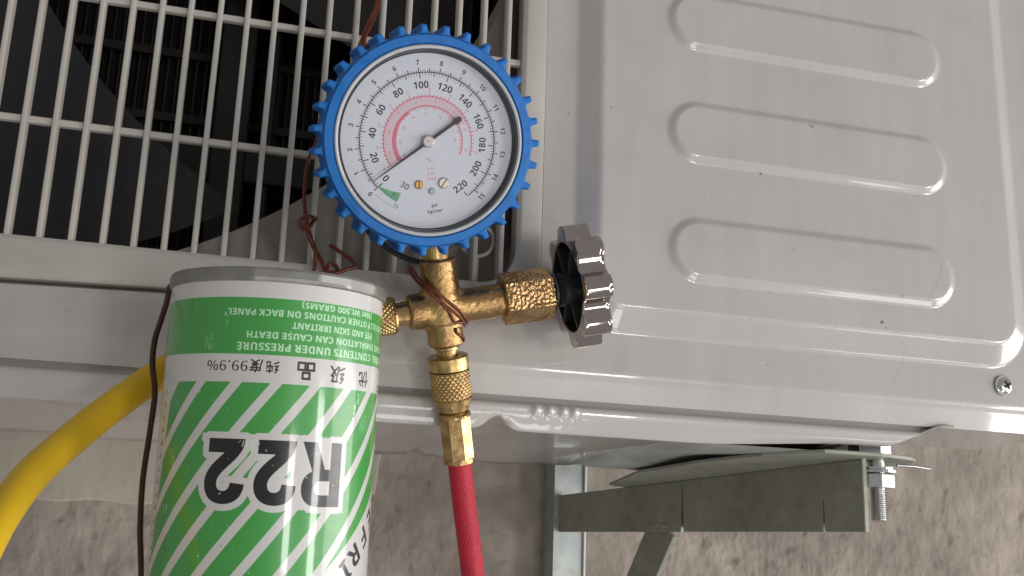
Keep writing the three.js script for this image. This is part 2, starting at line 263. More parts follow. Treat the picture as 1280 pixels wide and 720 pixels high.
  wpart(unit, 'cross_slot', cross, M.black).removeFromParent();
  const slotMesh = part(screw, 'cross_slot', merged([box(0, 0, 0, 0.0042, 0.0011, 0.0008, 0.0002), box(0, 0, 0, 0.0011, 0.0042, 0.0008, 0.0002)]), M.black); slotMesh.rotation.z = 0.5; slotMesh.position.set(0.3672 - 0.05, 0.0905 - 0.05, 0.0032 + 0.1);
  // foot rail between the pan and the bracket
  const foot = grid(40, 60, (u, v) => { const x = 0.205 + 0.082 * u, z = -0.010 - 0.165 * v; const e = Math.max(0, 1 - Math.min(u, 1 - u) / 0.18); return [x, 0.0552 + 0.004 * e * e + 0.0012 * Math.sin(z * 55) * (1 - e), z, x, z]; });
  wpart(unit, 'foot', foot, M.zincLight, 'galvanised mounting foot under the base pan');
}

// ------------------------------------------------------------------ wall bracket and its bolt
const bracket = thing('wall_bracket', 'galvanised steel wall bracket with upright, arm and diagonal brace under the unit', 'bracket', [0.257, -0.4, -0.348]);
{
  // the arm runs from the wall towards the front, a little askew
  const N = V(0.299, 0, -0.016), d = V(-0.05, 0, -0.329).normalize(), L = 0.3328, n = V(-d.z, 0, d.x);   // n points right
  const place = (g) => { const m = new THREE.Matrix4().makeBasis(d, V(0, 1, 0), d.clone().cross(V(0, 1, 0))); m.setPosition(N); return g.applyMatrix4(m); };   // local x along the arm, y up, z = d x up
  const top = (s) => 0.0527 - 0.0145 * s, bot = (s) => 0.0186 + 0.0091 * s;
  const web = [[0, bot(0)], [0.0284, bot(0.0288)], [0.0289, 0.0345], [0.0294, 0.0345], [0.0299, bot(0.0297)], [0.1550, bot(0.156)], [0.1563, 0.0475], [0.1572, 0.0475], [0.1584, bot(0.157)], [L, bot(L)], [L, top(L)], [0, top(0)]];
  wpart(bracket, 'arm_web', boxUV(place(extrude(poly(web), 0.0028, 0.0004, 1).translate(0, 0, -0.0014))), M.zinc);
  for (const q of [0.0292, 0.1567]) wpart(bracket, 'stiffener', place(box(q, 0.036, 0.0022, 0.006, 0.027, 0.0016, 0.0004)), M.zinc);
  const side = Math.sign(d.clone().cross(V(0, 1, 0)).x);        // which way local z points across the arm
  const flat = [[-0.008, 0.030], [0.02, 0.044], [0.07, 0.049], [0.135, 0.045], [0.22, 0.016], [0.226, 0.0], [0.226, -0.034], [0.012, -0.034], [0.004, -0.0325], [-0.004, -0.028], [-0.009, -0.020], [-0.011, -0.008], [-0.012, 0]];
  const fl = extrude(poly(flat), 0.0018, 0.0004, 2).rotateX(Math.PI / 2);   // shape y becomes z
  { const p = fl.attributes.position; for (let i = 0; i < p.count; i++) { const s = p.getX(i), w = p.getZ(i); p.setY(i, p.getY(i) + top(s) + 0.0018); p.setZ(i, w * (side > 0 ? -1 : 1)); } fl.computeVertexNormals(); }
  wpart(bracket, 'arm_flange', boxUV(place(fl)), M.zinc);
  wpart(bracket, 'flange_pin', tube([V(0.318, 0.0508, -0.018), V(0.328, 0.0506, -0.0165), V(0.3345, 0.0499, -0.015)], 0.0007, 12, 8), M.steel);
  // upright channel on the wall
  const up = [[0, 0], [0.0195, 0], [0.0238, 0], [0.0238, -0.026], [0.0222, -0.026], [0.0222, -0.0016], [0.0016, -0.0016], [0.0016, -0.026], [0, -0.026]];
  const upg = extrude(poly(up.map(([x, z]) => [x, -z])), 0.62, 0.0003, 1).rotateX(-Math.PI / 2).scale(1, 1, 1);
  wpart(bracket, 'upright', boxUV(upg.translate(0.2455, -0.42, -0.334)), M.zincLight);
  wpart(bracket, 'upright_rib', box(0.2688, -0.11, -0.3335, 0.0022, 0.6, 0.004, 0.0008), M.zincLight);
  // diagonal brace
  const p0 = [0.182, 0.0262], p1 = [0.30, -0.118], ax = [(p1[0] - p0[0]), (p1[1] - p0[1])], al = Math.hypot(...ax), w = 0.0140, nx = -ax[1] / al * w, ny = ax[0] / al * w;
  const br = poly([[p0[0] + nx, p0[1] + ny], [p1[0] + nx, p1[1] + ny], [p1[0] - nx, p1[1] - ny], [p0[0] - nx, p0[1] - ny]]);
  wpart(bracket, 'brace', boxUV(place(extrude(br, 0.0028, 0.0004, 1).translate(0, 0, (side > 0 ? 1 : -1) * 0.0029 - 0.0014))), M.zinc);
  const weld = []; for (let i = 0; i < 9; i++) weld.push(new THREE.IcosahedronGeometry(0.0010 + 0.0012 * rnd(), 2).scale(1.6, 0.8, 0.35).translate(0.172 + 0.020 * i / 8, 0.0228 + 0.002 * rnd(), 0));
  wpart(bracket, 'weld', boxUV(place(mergeGeometries(weld).translate(0, 0, -side * 0.0012))), M.zinc);

  const bolt = thing('bolt', 'zinc bolt hanging through the bracket arm tip, with nut and washers', 'bolt', [0.3085, 0.02, -0.0205]);
  const hexa = (R, h, y, turn) => { const s = new THREE.Shape(); for (let i = 0; i < 6; i++) { const a = i * 60 * D; s[i ? 'lineTo' : 'moveTo'](R * Math.cos(a), R * Math.sin(a)); } s.closePath(); return boxUV(extrude(s, h, 0.0007, 2).rotateX(-Math.PI / 2).rotateY(turn).translate(0, y, 0)); };
  part(bolt, 'bolt_head', hexa(0.0098, 0.0056, 0.0346, 0.5).translate(-0.0035, 0, 0), M.steel);
  const th = []; for (let i = 0; i <= 34; i++) { const y = 0.0045 + i * 0.0005 * 1.0; th.push([i % 2 ? 3.35 : 4.0, y * 1000]); }
  part(bolt, 'thread', boxUV(lathe([[0, 3.6], [2.8, 3.7], ...th, [3.8, 36], [0, 36]], 28)), M.steel);
  part(bolt, 'nut', hexa(0.0082, 0.0068, 0.0195, 0.2), M.steel);
  part(bolt, 'washer', [boxUV(lathe([[4.3, 0], [9.2, 0], [9.3, 0.6], [9.2, 1.2], [4.3, 1.2]], 40).translate(0, 0.0266, 0)), boxUV(lathe([[4.3, 0], [7.8, 0], [7.9, 0.6], [7.8, 1.2], [4.3, 1.2]], 40).translate(0, 0.0281, 0))], M.steel);
}

// ------------------------------------------------------------------ pressure gauge with valve
const gauge = thing('pressure_gauge', 'round white dial pressure gauge in a blue toothed rubber guard, brass valve below', 'pressure gauge', [0.06753, 0.15494, 0.05547]);
gauge.quaternion.setFromRotationMatrix(new THREE.Matrix4().makeBasis(V(0.9745, 0.2168, 0.0586).normalize(), V(-0.2237, 0.9142, 0.338).normalize(), V(0.0198, -0.3425, 0.9393).normalize()));
{
  // rubber guard
  const ring = [[0, -24], [34, -24], [38.2, -22.5], [40.4, -19], [40.7, 0], [40.5, 3.2], [39.7, 4.6], [37.8, 5.2], [36.8, 5.0], [36.3, 4.2], [36.2, 0]];
  const geos = [boxUV(lathe(ring, 140, 'z'))];
  for (let i = 0; i < 31; i++) {
    const a = i * 2 * Math.PI / 31 + 0.06, j = (rnd() - 0.5) * 0.25;
    const s = poly([[-2.9, 39.8], [2.8, 39.8], [1.6 + j, 41.5], [1.25 + j, 43.5], [0.8 + j, 43.9], [-0.7 + j, 44.0], [-1.15 + j, 43.5], [-1.4 + j, 41.4]].map(([x, y]) => [x / 1000, y / 1000]));
    geos.push(boxUV(extrude(s, 0.0238, 0.0009, 3).translate(0, 0, -0.0205).rotateZ(-a)));
  }
  part(gauge, 'rubber_guard', geos, M.rubber);
  part(gauge, 'bezel', boxUV(lathe([[36.3, 2], [36.3, 4.3], [36.0, 4.9], [35.5, 5.1], [35.0, 4.9], [34.8, 4.5]], 120, 'z')), std({ color: rgb(0.52, 0.53, 0.54), roughness: 0.35 }));
  part(gauge, 'seal_ring', new THREE.TorusGeometry(0.0337, 0.0003, 8, 120).translate(0, 0, 0.0003), M.darkPlastic);
  part(gauge, 'bezel_wall', boxUV(lathe([[34.8, 4.5], [34.5, 3.4], [34.2, 0.02]], 120, 'z')), std({ color: rgb(0.045, 0.055, 0.055), roughness: 0.3, side: THREE.DoubleSide }));

  // printed dial
  const S = 1400, c = document.createElement('canvas'); c.width = c.height = S; const g = c.getContext('2d'), k = S / 69;      // k pixels per mm
  g.fillStyle = '#d0d3dd'; g.fillRect(0, 0, S, S); g.translate(S / 2, S / 2);
  const P = (a, r) => [Math.cos(a * D) * r * k, -Math.sin(a * D) * r * k];
  const line = (a, r0, r1, w, col) => { g.strokeStyle = col; g.lineWidth = w * k; g.beginPath(); g.moveTo(...P(a, r0)); g.lineTo(...P(a, r1)); g.stroke(); };
  const arc = (a0, a1, r, w, col) => { g.strokeStyle = col; g.lineWidth = w * k; g.beginPath(); g.arc(0, 0, r * k, -a0 * D, -a1 * D, false); g.stroke(); };
  const text = (t, a, r, size, col, flip, weight = 'normal', turn) => { g.save(); g.translate(...P(a, r)); g.rotate(turn ?? ((90 - a) * D + (flip ? Math.PI : 0))); g.fillStyle = col; g.font = weight + ' ' + size * k + 'px sans-serif'; g.textAlign = 'center'; g.textBaseline = 'middle'; g.fillText(t, 0, 0); g.restore(); };
  const ink = '#22242e', red = '#cf4a5e', A = (kg) => 216 - 17.8 * kg;
  arc(A(0), A(15.4), 26.2, 0.36, ink);
  for (let i = 0; i <= 150; i++) { const kg = i / 10; line(A(kg), 26.2, i % 10 === 0 ? 28.1 : i % 5 === 0 ? 27.7 : 27.1, i % 5 === 0 ? 0.36 : 0.2, ink); if (i % 10 === 0) text(String(kg), A(kg), 30.0, 2.6, ink, kg > 12, '600'); }
  for (let i = 0; i <= 110; i++) { const a = A(i * 2 / 14.2233); line(a, 26.2, i % 10 === 0 ? 23.9 : i % 5 === 0 ? 24.6 : 25.1, i % 5 === 0 ? 0.36 : 0.18, ink); if (i % 10 === 0) text(String(i * 2), a + (i ? 0 : -1), 21.5, 3.7, ink, i <= 10 || i >= 90, '600'); }
  // vacuum sector
  g.fillStyle = '#6fae88'; g.beginPath(); g.moveTo(...P(217, 26.1)); for (let a = 217; a <= 236; a += 1) g.lineTo(...P(a, 26.1)); g.lineTo(...P(236, 22.2)); for (let a = 236; a >= 218; a -= 1) g.lineTo(...P(a, 22.2 + (236 - a) * 0.16)); g.fill();
  for (let i = 0; i <= 15; i++) line(217 + i * 1.28, 26.2, i % 5 ? 25 : 23.4, 0.14, '#1f4a35');
  text('30', 236, 19.2, 3.3, '#6a6d76', true, '600'); text('-30', 231, 24.0, 2.0, '#1f4a35', true); text('76', 237, 27.6, 2.0, '#333a3c', true); arc(238, 219, 28.6, 0.12, '#667');
  // red temperature scales
  arc(207, -24, 17.2, 0.32, red); arc(207, -26, 13.6, 0.32, red);
  g.globalAlpha = 0.6; arc(212, 150, 12.9, 1.5, red); arc(150, 118, 13.0, 1.0, red); g.globalAlpha = 0.18; arc(210, 20, 15.4, 3.6, red); g.globalAlpha = 1;
  for (let i = 0; i <= 46; i++) { const a = 207 - i * 5; line(a, 17.2, i % 5 ? 18.0 : 18.9, 0.24, red); line(a + 1, 17.2, 16.5, 0.2, red); if (i % 5 === 0) text(String(-40 + i * 2), a, 20.0 - 0.2, 1.2, red); }
  for (let i = 0; i <= 78; i++) { const a = 207 - i * 3; line(a, 13.6, i % 5 ? 12.7 : 11.9, 0.22, red); if (i % 10 === 0) text(String(-40 + i), a, 10.6, 1.3, red, false); if (i % 10 === 5) text(String(-40 + i), a, 15.3, 1.3, red); }
  text('°C', -92, 7.2, 2.5, red, false, 'normal', 0); text('R-12', -90, 10.4, 1.35, red, false, 'normal', 0); text('R-22', -90, 12.4, 1.35, red, false, 'normal', 0); text('R-502', -90, 14.3, 1.35, red, false, 'normal', 0);
  text('psi', -90, 24.6, 1.8, ink, false, '600', 0); text('kg/cm²', -90, 26.9, 1.8, ink, false, '600', 0);
  for (let i = 0; i < 160; i++) { g.globalAlpha = 0.05; g.fillStyle = '#445'; g.fillRect((rnd() - 0.5) * S, (rnd() - 0.5) * S, 3 + 5 * rnd(), 2 + 3 * rnd()); } g.globalAlpha = 1;
  const t = new THREE.CanvasTexture(c); t.colorSpace = THREE.SRGBColorSpace; t.anisotropy = 8;
  part(gauge, 'dial', new THREE.CircleGeometry(0.0345, 96), std({ map: t, roughness: 0.45 }));
  // needle: thin pointer to the lower left, broad counterweight with a lozenge end
  const needle = poly([[26.0, 0.12], [2, 0.62], [-12.2, 0.62], [-13.0, 1.25], [-15.3, 1.0], [-15.9, 0], [-15.3, -1.0], [-13.0, -1.25], [-12.2, -0.62], [2, -0.62], [26.0, -0.12]].map(([x, y]) => [x / 1000, y / 1000]));
  const nd = part(gauge, 'needle', boxUV(extrude(needle, 0.0004, 0.0001, 1).rotateZ(209.6 * D).translate(0, 0, 0.0014)), std({ color: rgb(0.035, 0.022, 0.028), roughness: 0.5 }));
  part(nd, 'needle_hub', boxUV(lathe([[0, 2.7], [0.3, 2.6], [0.35, 2.3], [1.9, 2.25], [2.35, 1.9], [2.4, 0.3]], 36, 'z')), std({ color: rgb(0.46, 0.42, 0.43), metalness: 0.7, roughness: 0.4 }));
  const slotted = (x, y, r, mat, turn) => { const s = part(gauge, 'dial_screw', boxUV(lathe([[0, 0.75], [r * 0.8, 0.7], [r, 0.35], [r, 0]], 30, 'z')), mat); s.position.set(x / 1000, y / 1000, 0); if (turn !== null) { const q = part(s, 'screw_slot', box(0, 0, 0.00072, r * 0.0017, 0.00035, 0.0002, 0.00005), M.darkPlastic); q.rotation.z = turn; } };
  slotted(-5.2, -16.1, 1.75, std({ color: rgb(0.55, 0.33, 0.13), metalness: 0.7, roughness: 0.45 }), 1.4);
  slotted(4.5, -16.5, 2.2, std({ color: rgb(0.55, 0.50, 0.42), metalness: 0.7, roughness: 0.4 }), 0.9);
  slotted(-0.4, -19.1, 1.25, std({ color: rgb(0.33, 0.33, 0.38), metalness: 0.6, roughness: 0.4 }), null);
  part(gauge, 'lens', new THREE.CircleGeometry(0.0346, 96).translate(0, 0, 0.0036), phys({ color: rgb(1, 1, 1), transmission: 1, thickness: 0, roughness: 0.03, ior: 1.45 }));

  // brass: neck of the gauge, cast body, ports
  const Z = -12;                                             // the pipes' axis behind the dial, mm
  part(gauge, 'gauge_neck', boxUV(lathe([[0, -36], [6.6, -36], [6.6, -44.4], [6.2, -45.2], [5.9, -46], [5.9, -49], [0, -49]], 40).translate(0.0008, 0, Z / 1000)), M.brass);
  {
    const N = 84, half = 30, mc = new MarchingCubes(N, new THREE.MeshStandardMaterial(), false, false, 200000), cx = 5, cy = -66;
    const cyl = (r, a, b, q, w, round) => { const dx = Math.max(a - q, q - b) + round, dr = w - r + round; return Math.min(Math.max(dx, dr), 0) + Math.hypot(Math.max(dx, 0), Math.max(dr, 0)) - round; };
    const smin = (a, b, k) => { const h = clamp(0.5 + 0.5 * (b - a) / k, 0, 1); return lerp(b, a, h) - k * h * (1 - h); };
    for (let kz = 0; kz < N; kz++) for (let ky = 0; ky < N; ky++) for (let kx = 0; kx < N; kx++) {
      const x = cx + (kx - N / 2) / (N / 2) * half, y = cy + (ky - N / 2) / (N / 2) * half, z = (kz - N / 2) / (N / 2) * half;
      const vert = Math.hypot(x - 1, z), arm = Math.hypot(y + 67.2, z);
      let d = cyl(7.7 - 0.02 * (y + 60), -73, -46.8, y, vert, 1.0);
      d = smin(d, cyl(7.3, -82.8, -60, y, vert, 1.8), 1.2);
      d = smin(d, cyl(6.9, 0, 27, x, arm, 0.6), 2.2);
      d = smin(d, cyl(7.3, -13.2, 2, x, arm, 1.4), 2.2);
      d += 0.16 * perlin.noise(x * 0.55, y * 0.55, z * 0.55) + 0.10 * perlin.noise(x * 1.3, y * 1.3, z * 1.3 + 9);
      mc.field[kx + ky * N + kz * N * N] = -d;
    }
    mc.isolation = 0; mc.update();
    const body = new THREE.BufferGeometry(), pos = new Float32Array(mc.count * 3), nor = new Float32Array(mc.count * 3);
    for (let i = 0; i < mc.count; i++) { pos[i * 3] = (cx + mc.positionArray[i * 3] * half) / 1000; pos[i * 3 + 1] = (cy + mc.positionArray[i * 3 + 1] * half) / 1000; pos[i * 3 + 2] = (mc.positionArray[i * 3 + 2] * half + Z) / 1000; for (let q = 0; q < 3; q++) nor[i * 3 + q] = mc.normalArray[i * 3 + q]; }
    body.setAttribute('position', new THREE.BufferAttribute(pos, 3)); body.setAttribute('normal', new THREE.BufferAttribute(nor, 3));
    part(gauge, 'valve_body', boxUV(body), M.castBrass);
  }
  part(gauge, 'bottom_port', boxUV(lathe([[0, -80], [5, -80], [5, -84], [4.2, -84.4], [4.2, -90], [0, -90]], 36).translate(0.001, 0, Z / 1000)), M.brass);
  part(gauge, 'side_port', boxUV(lathe([[0, -22], [4.8, -22], [4.8, -16], [5.1, -15.4], [5.1, -12], [0, -12]], 36, 'x').translate(0, -0.0674, Z / 1000)), M.brass);
  // hexagonal packing nut with a hammered skin
  {
    const s = new THREE.Shape(); for (let i = 0; i < 6; i++) { const a = (i * 60 - 18) * D; s[i ? 'lineTo' : 'moveTo'](0.0108 * Math.sin(a), 0.0108 * Math.cos(a)); } s.closePath();
    // shape x = height, y = towards the viewer, before turning its axis onto x
    const hx = extrude(s, 0.0212, 0.0009, 3).rotateY(Math.PI / 2).rotateX(0);
    const m4 = new THREE.Matrix4().makeBasis(V(1, 0, 0), V(0, 0, 1), V(0, -1, 0));   // old y -> z, old z -> -y
    hx.applyMatrix4(m4);
    part(gauge, 'hex_nut', boxUV(hx.translate(0.0258, -0.0669, Z / 1000)), M.hammeredBrass);
    part(gauge, 'nut_collar', boxUV(lathe([[0, 46.2], [7.9, 46.2], [8.3, 46.8], [7.9, 47.6], [0, 47.6]], 40, 'x').translate(0, -0.0669, Z / 1000)), M.brass);
  }
  part(gauge, 'valve_stem', boxUV(lathe([[0, 47], [7.0, 47], [7.2, 48.6], [6.2, 49.1], [7.0, 49.6], [6.2, 50.1], [7.0, 50.6], [6.2, 51.1], [7.0, 51.6], [6.2, 52.2], [6.0, 60], [0, 60]], 36, 'x').translate(0, -0.0662, Z / 1000)), std({ color: rgb(0.10, 0.105, 0.10), metalness: 0.5, roughness: 0.45 }));
  // lobed chrome knob, hollow towards the valve
  {
    const lobes = (off) => { const s = new THREE.Shape(), K = 240; for (let i = 0; i <= K; i++) { const a = i / K * 2 * Math.PI, w = Math.cos(8 * (a + off)), r = 0.0232 + (w > 0 ? 0.0026 * Math.pow(w, 0.45) : -0.0030 * Math.pow(-w, 0.8)); s[i ? 'lineTo' : 'moveTo'](r * Math.cos(a), r * Math.sin(a)); } return s; };
    const off = 6 * D, sh = lobes(off), ho = new THREE.Path(); ho.absarc(0, 0, 0.0186, 0, 2 * Math.PI, true); sh.holes.push(ho);
    const toX = (g) => g.applyMatrix4(new THREE.Matrix4().makeBasis(V(0, 0, 1), V(0, 1, 0), V(-1, 0, 0)).transpose());
    const axis = (g) => g.applyMatrix4(new THREE.Matrix4().makeBasis(V(0, 1, 0), V(0, 0, 1), V(1, 0, 0)));   // shape x -> y, y -> z, depth -> x
    const rim = toCreasedNormals(axis(extrude(sh, 0.0105, 0.0009, 3, 60)), 0.5), face = toCreasedNormals(axis(extrude(lobes(off), 0.0022, 0.0009, 3, 60)), 0.5);
    const kn = part(gauge, 'knob', [boxUV(rim), boxUV(face.translate(0.0096, 0, 0))], M.chrome, 'chrome lobed hand knob of the valve');
    kn.position.set(0.0541, -0.0656, Z / 1000);
    const cup = lathe([[6, -4], [6, 8], [17.6, 9.3], [18.4, 8.6], [18.55, 0.4]], 60, 'x'), ribs = []; for (let i = 0; i < 6; i++) ribs.push(box(0.0045, 0.0118, 0, 0.009, 0.013, 0.0014, 0.0003).rotateX(i * 60 * D + 0.5));
    part(kn, 'knob_liner', [boxUV(cup), ...ribs.map(boxUV)], M.darkPlastic);
    toX(new THREE.BoxGeometry(1, 1, 1));
  }
}
gauge.updateMatrixWorld(true);
const onGauge = (x, y, z) => V(x / 1000, y / 1000, z / 1000).applyMatrix4(gauge.matrixWorld);

// ------------------------------------------------------------------ hoses
function knurl(r, y0, y1, nAround = 24, nUp = 5) {            // diamond knurled sleeve, real relief
  const K = nAround * 10, J = nUp * 10;
  return grid(K, J, (u, v) => { const a = u * 2 * Math.PI, e = Math.min(v, 1 - v) < 0.02 ? 0 : 1, w = Math.max(Math.abs(Math.sin((u * nAround + v * nUp) * Math.PI)), Math.abs(Math.sin((u * nAround - v * nUp) * Math.PI))); const R = (r - 0.55 * Math.pow(w, 3) * e) / 1000; return [R * Math.sin(a), lerp(y0, y1, v) / 1000, R * Math.cos(a)]; });
}
{
  const red = thing('red_hose', 'red charging hose hanging from the knurled brass coupling under the gauge', 'hose', [0, 0, 0]);
  red.position.copy(onGauge(1.2, -87, -12)); red.quaternion.copy(gauge.quaternion); red.rotateZ(0.004);
  part(red, 'coupling_nut', [boxUV(lathe([[4.3, 0.4], [7.7, 0.4], [8.3, -0.2], [8.3, -5.2], [7.9, -5.7], [7.6, -6]], 56)), boxUV(knurl(8.15, -17.6, -5.8)), boxUV(lathe([[7.6, -17.4], [8.0, -17.6], [7.6, -19.5], [6.0, -22.6], [5.2, -23.0], [5.0, -24.6], [0, -24.6]], 56))], M.brass);
  const hs = new THREE.Shape(); for (let i = 0; i < 6; i++) { const a = (i * 60 + 14) * D; hs[i ? 'lineTo' : 'moveTo'](0.0068 * Math.cos(a), 0.0068 * Math.sin(a)); } hs.closePath();
  part(red, 'flats', boxUV(toCreasedNormals(extrude(hs, 0.0042, 0.0006, 2).rotateX(-Math.PI / 2).translate(0, -0.0212, 0).scale(1.13, 1, 1.13), 0.6)), M.brass);
  const fs = new THREE.Shape(); for (let i = 0; i < 8; i++) { const a = (i * 45 + 12) * D; fs[i ? 'lineTo' : 'moveTo'](0.0067 * Math.cos(a), 0.0067 * Math.sin(a)); } fs.closePath();
  part(red, 'ferrule', [boxUV(toCreasedNormals(extrude(fs, 0.0202, 0.0007, 2).rotateX(-Math.PI / 2).translate(0, -0.0440, 0), 0.35)), boxUV(lathe([[4.6, -43], [6.5, -42.7], [6.7, -43.3], [6.5, -44.6], [4.6, -44.6]], 40)), boxUV(lathe([[3, -23.2], [6.3, -23.6], [6.9, -24.4], [6.7, -25.4], [3, -25.6]], 40))], M.brass);
  const g = tube([V(0, -0.040, 0), V(0, -0.06, 0.0002), V(0.0001, -0.08, 0.0012), V(-0.0004, -0.11, 0.006), V(-0.002, -0.16, 0.02), V(-0.006, -0.24, 0.05)], 0.0049, 120, 26);
  { const u = g.attributes.uv; for (let i = 0; i < u.count; i++) u.setXY(i, u.getX(i) * 0.2, u.getY(i) * 0.036); }
  part(red, 'hose_tube', g, M.redHose);

  const yel = thing('yellow_hose', 'thick yellow hose curving out from behind the green and white can', 'hose', [0, 0, 0]);
  const s = onGauge(-18, -67.4, -12); yel.position.copy(s);
  const nut = new THREE.Group(); nut.quaternion.copy(gauge.quaternion).multiply(new THREE.Quaternion().setFromAxisAngle(V(0, 0, 1), Math.PI / 2)); nut.updateMatrix();
  part(yel, 'coupling_nut', [boxUV(knurl(7.6, 1, 12, 24, 5)), boxUV(lathe([[4.5, 0.2], [7.0, 0.2], [7.5, 1.0]].reverse(), 40)), boxUV(lathe([[0, 19], [4.5, 19], [6, 14], [7.4, 12]], 40))].map((q) => q.applyMatrix4(nut.matrix)), M.brass);
  const pts = [onGauge(-31, -67.4, -12), mm([44, 83, 20]), mm([30, 80.5, 15.5]), mm([8, 75.5, 13.8]), mm([-10, 70, 17]), mm([-18.5, 65.6, 21.2]), mm([-30, 55, 27]), mm([-45, 37.6, 42]), mm([-56.5, 17.5, 69]), mm([-61, -10, 106]), mm([-62, -50, 122]), mm([-60, -140, 128])].map((q) => q.sub(s));
  const yg = tube(pts, 0.0056, 160, 28); { const u = yg.attributes.uv; for (let i = 0; i < u.count; i++) u.setXY(i, u.getX(i) * 0.36, u.getY(i) * 0.036); }
  part(yel, 'hose_tube', yg, M.yellowHose);
}

// ------------------------------------------------------------------ refrigerant can, standing on its head
{
  const a = V(0.0166, -0.9966, -0.0804).normalize(), P = V(0.0171, 0.0714, 0.0627), H = 0.118, R = 0.036;
  const can = thing('refrigerant_can', 'green and white striped gas can held upside down, with black R22 print', 'can', P.clone().addScaledVector(a, H).toArray());
  const e1 = V(0, 0, 1).cross(a).normalize(); if (e1.x < 0) e1.negate(); const e2 = e1.clone().cross(a.clone().negate()).normalize(); if (e2.z < 0) e2.negate();
  can.quaternion.setFromRotationMatrix(new THREE.Matrix4().makeBasis(e1, a.clone().negate(), e2));
  // label, drawn as it hangs: x to the right round the can, y downwards along it, in mm from the front line and the zero height
  const k = 9, W = Math.round(2 * Math.PI * 36 * k), h0 = -14.7, h1 = 104, Hh = Math.round((h1 - h0) * k), c = document.createElement('canvas'); c.width = W; c.height = Hh;
  const g = c.getContext('2d'); g.scale(k, k); g.translate(Math.PI * 36, -h0);
  const X = (deg) => deg * D * 36, white = '#d0cdca', green = '#429c46', black = '#0b0c0b';
  g.fillStyle = white; g.fillRect(-120, h0, 240, h1 - h0);
  g.fillStyle = green; g.fillRect(-120, -9.4, 240, 18);
  // striped field with its slanted right limit
  g.save(); g.beginPath(); const lim = (h) => 20.6 + (73.7 - h) * 1.109; g.moveTo(X(-64), 17.4); g.lineTo(lim(17.4), 17.4); g.lineTo(lim(h1), h1); g.lineTo(X(-79), h1); g.closePath(); g.clip();
  g.fillStyle = green; g.fillRect(-80, 17.4, 160, 100);
  g.fillStyle = white;
  for (let i = -4; i < 12; i++) { const s0 = 0.3 + 12.45 * i - 1.85, y0 = 10, y1 = 110; g.beginPath(); g.moveTo(s0 - y0 / 1.3, y0); g.lineTo(s0 + 3.7 - y0 / 1.3, y0); g.lineTo(s0 + 3.7 - y1 / 1.3, y1); g.lineTo(s0 - y1 / 1.3, y1); g.fill(); }
  g.restore();
  const put = (t, xEnd, y, width, cap, weight = 'bold', fill = '#bfe6c0', font = 'sans-serif') => {   // upside-down line whose last letter is at xEnd on the left, growing to the right
    g.save(); g.translate(xEnd, y); g.rotate(Math.PI); g.font = weight + ' ' + cap / 0.714 + 'px ' + font; const w = g.measureText(t).width; g.scale(width / w, 1); g.fillStyle = fill; g.textAlign = 'right'; g.textBaseline = 'alphabetic'; g.fillText(t, 0, 0); g.restore();
  };
  put('WARNING: CONTENTS UNDER PRESSURE', X(-22.4), 4.75, 70, 2.35); put('LIQUID AND INHALATION CAN CAUSE DEATH', X(-17.9), 1.6, 69, 2.1); put('EYE AND SKIN IRRITANT', X(4.6), -2.0, 33.5, 2.1); put('READ CAREFULLY OTHER CAUTIONS ON BACK PANEL', X(-28.6), -5.5, 76, 2.1); put('(Net Wt.500 GRAMS)', X(8.7), -8.5, 30, 2.0);
  // R22 with its white surround
  g.save(); g.translate(X(1.2), 35.0); g.rotate(Math.PI); g.lineJoin = 'round';
  const two = (x) => { const p = new Path2D(); p.moveTo(x + 0.9, 0); p.lineTo(x + 12.6, 0); p.lineTo(x + 12.6, -4.3); p.lineTo(x + 7.2, -4.3); p.bezierCurveTo(x + 9.4, -6.6, x + 13.3, -9.2, x + 13.3, -13.6); p.bezierCurveTo(x + 13.3, -17.6, x + 10.6, -19.9, x + 6.9, -19.9); p.bezierCurveTo(x + 3.2, -19.9, x + 0.6, -17.8, x + 0.4, -13.8); p.lineTo(x + 4.8, -13.4); p.bezierCurveTo(x + 4.9, -15.0, x + 5.6, -16.0, x + 7.0, -16.0); p.bezierCurveTo(x + 8.4, -16.0, x + 9.2, -15.0, x + 9.2, -13.6); p.bezierCurveTo(x + 9.2, -11.2, x + 6.6, -9.4, x + 3.8, -6.4); p.bezierCurveTo(x + 1.9, -4.4, x + 0.9, -2.4, x + 0.9, 0); p.closePath(); return p; };
  const R2 = new Path2D(); { const x = -22.6; R2.moveTo(x, 0); R2.lineTo(x, -20); R2.lineTo(x + 8, -20); R2.bezierCurveTo(x + 12.2, -20, x + 14, -17.6, x + 14, -14.4); R2.bezierCurveTo(x + 14, -11.8, x + 12.8, -10, x + 10.6, -9.1); R2.lineTo(x + 14.2, 0); R2.lineTo(x + 9.4, 0); R2.lineTo(x + 6.2, -8.4); R2.lineTo(x + 4.2, -8.4); R2.lineTo(x + 4.2, 0); R2.closePath(); R2.moveTo(x + 4.2, -12); R2.lineTo(x + 7.4, -12); R2.bezierCurveTo(x + 9, -12, x + 9.7, -12.9, x + 9.7, -14.2); R2.bezierCurveTo(x + 9.7, -15.6, x + 9, -16.4, x + 7.4, -16.4); R2.lineTo(x + 4.2, -16.4); R2.closePath(); }
  g.fillStyle = g.strokeStyle = white; g.lineWidth = 4.2; g.fillRect(-24.6, -21.8, 14, 23.4); g.fillRect(-20, -1, 44, 2.6); g.fillRect(-11, -21, 6, 22);
  for (const p of [R2, two(-7.2), two(8.6)]) { g.stroke(p); g.fill(p); }
  g.fillStyle = black; g.fill(R2, 'evenodd'); g.fill(two(-7.2)); g.fill(two(8.6)); g.restore();
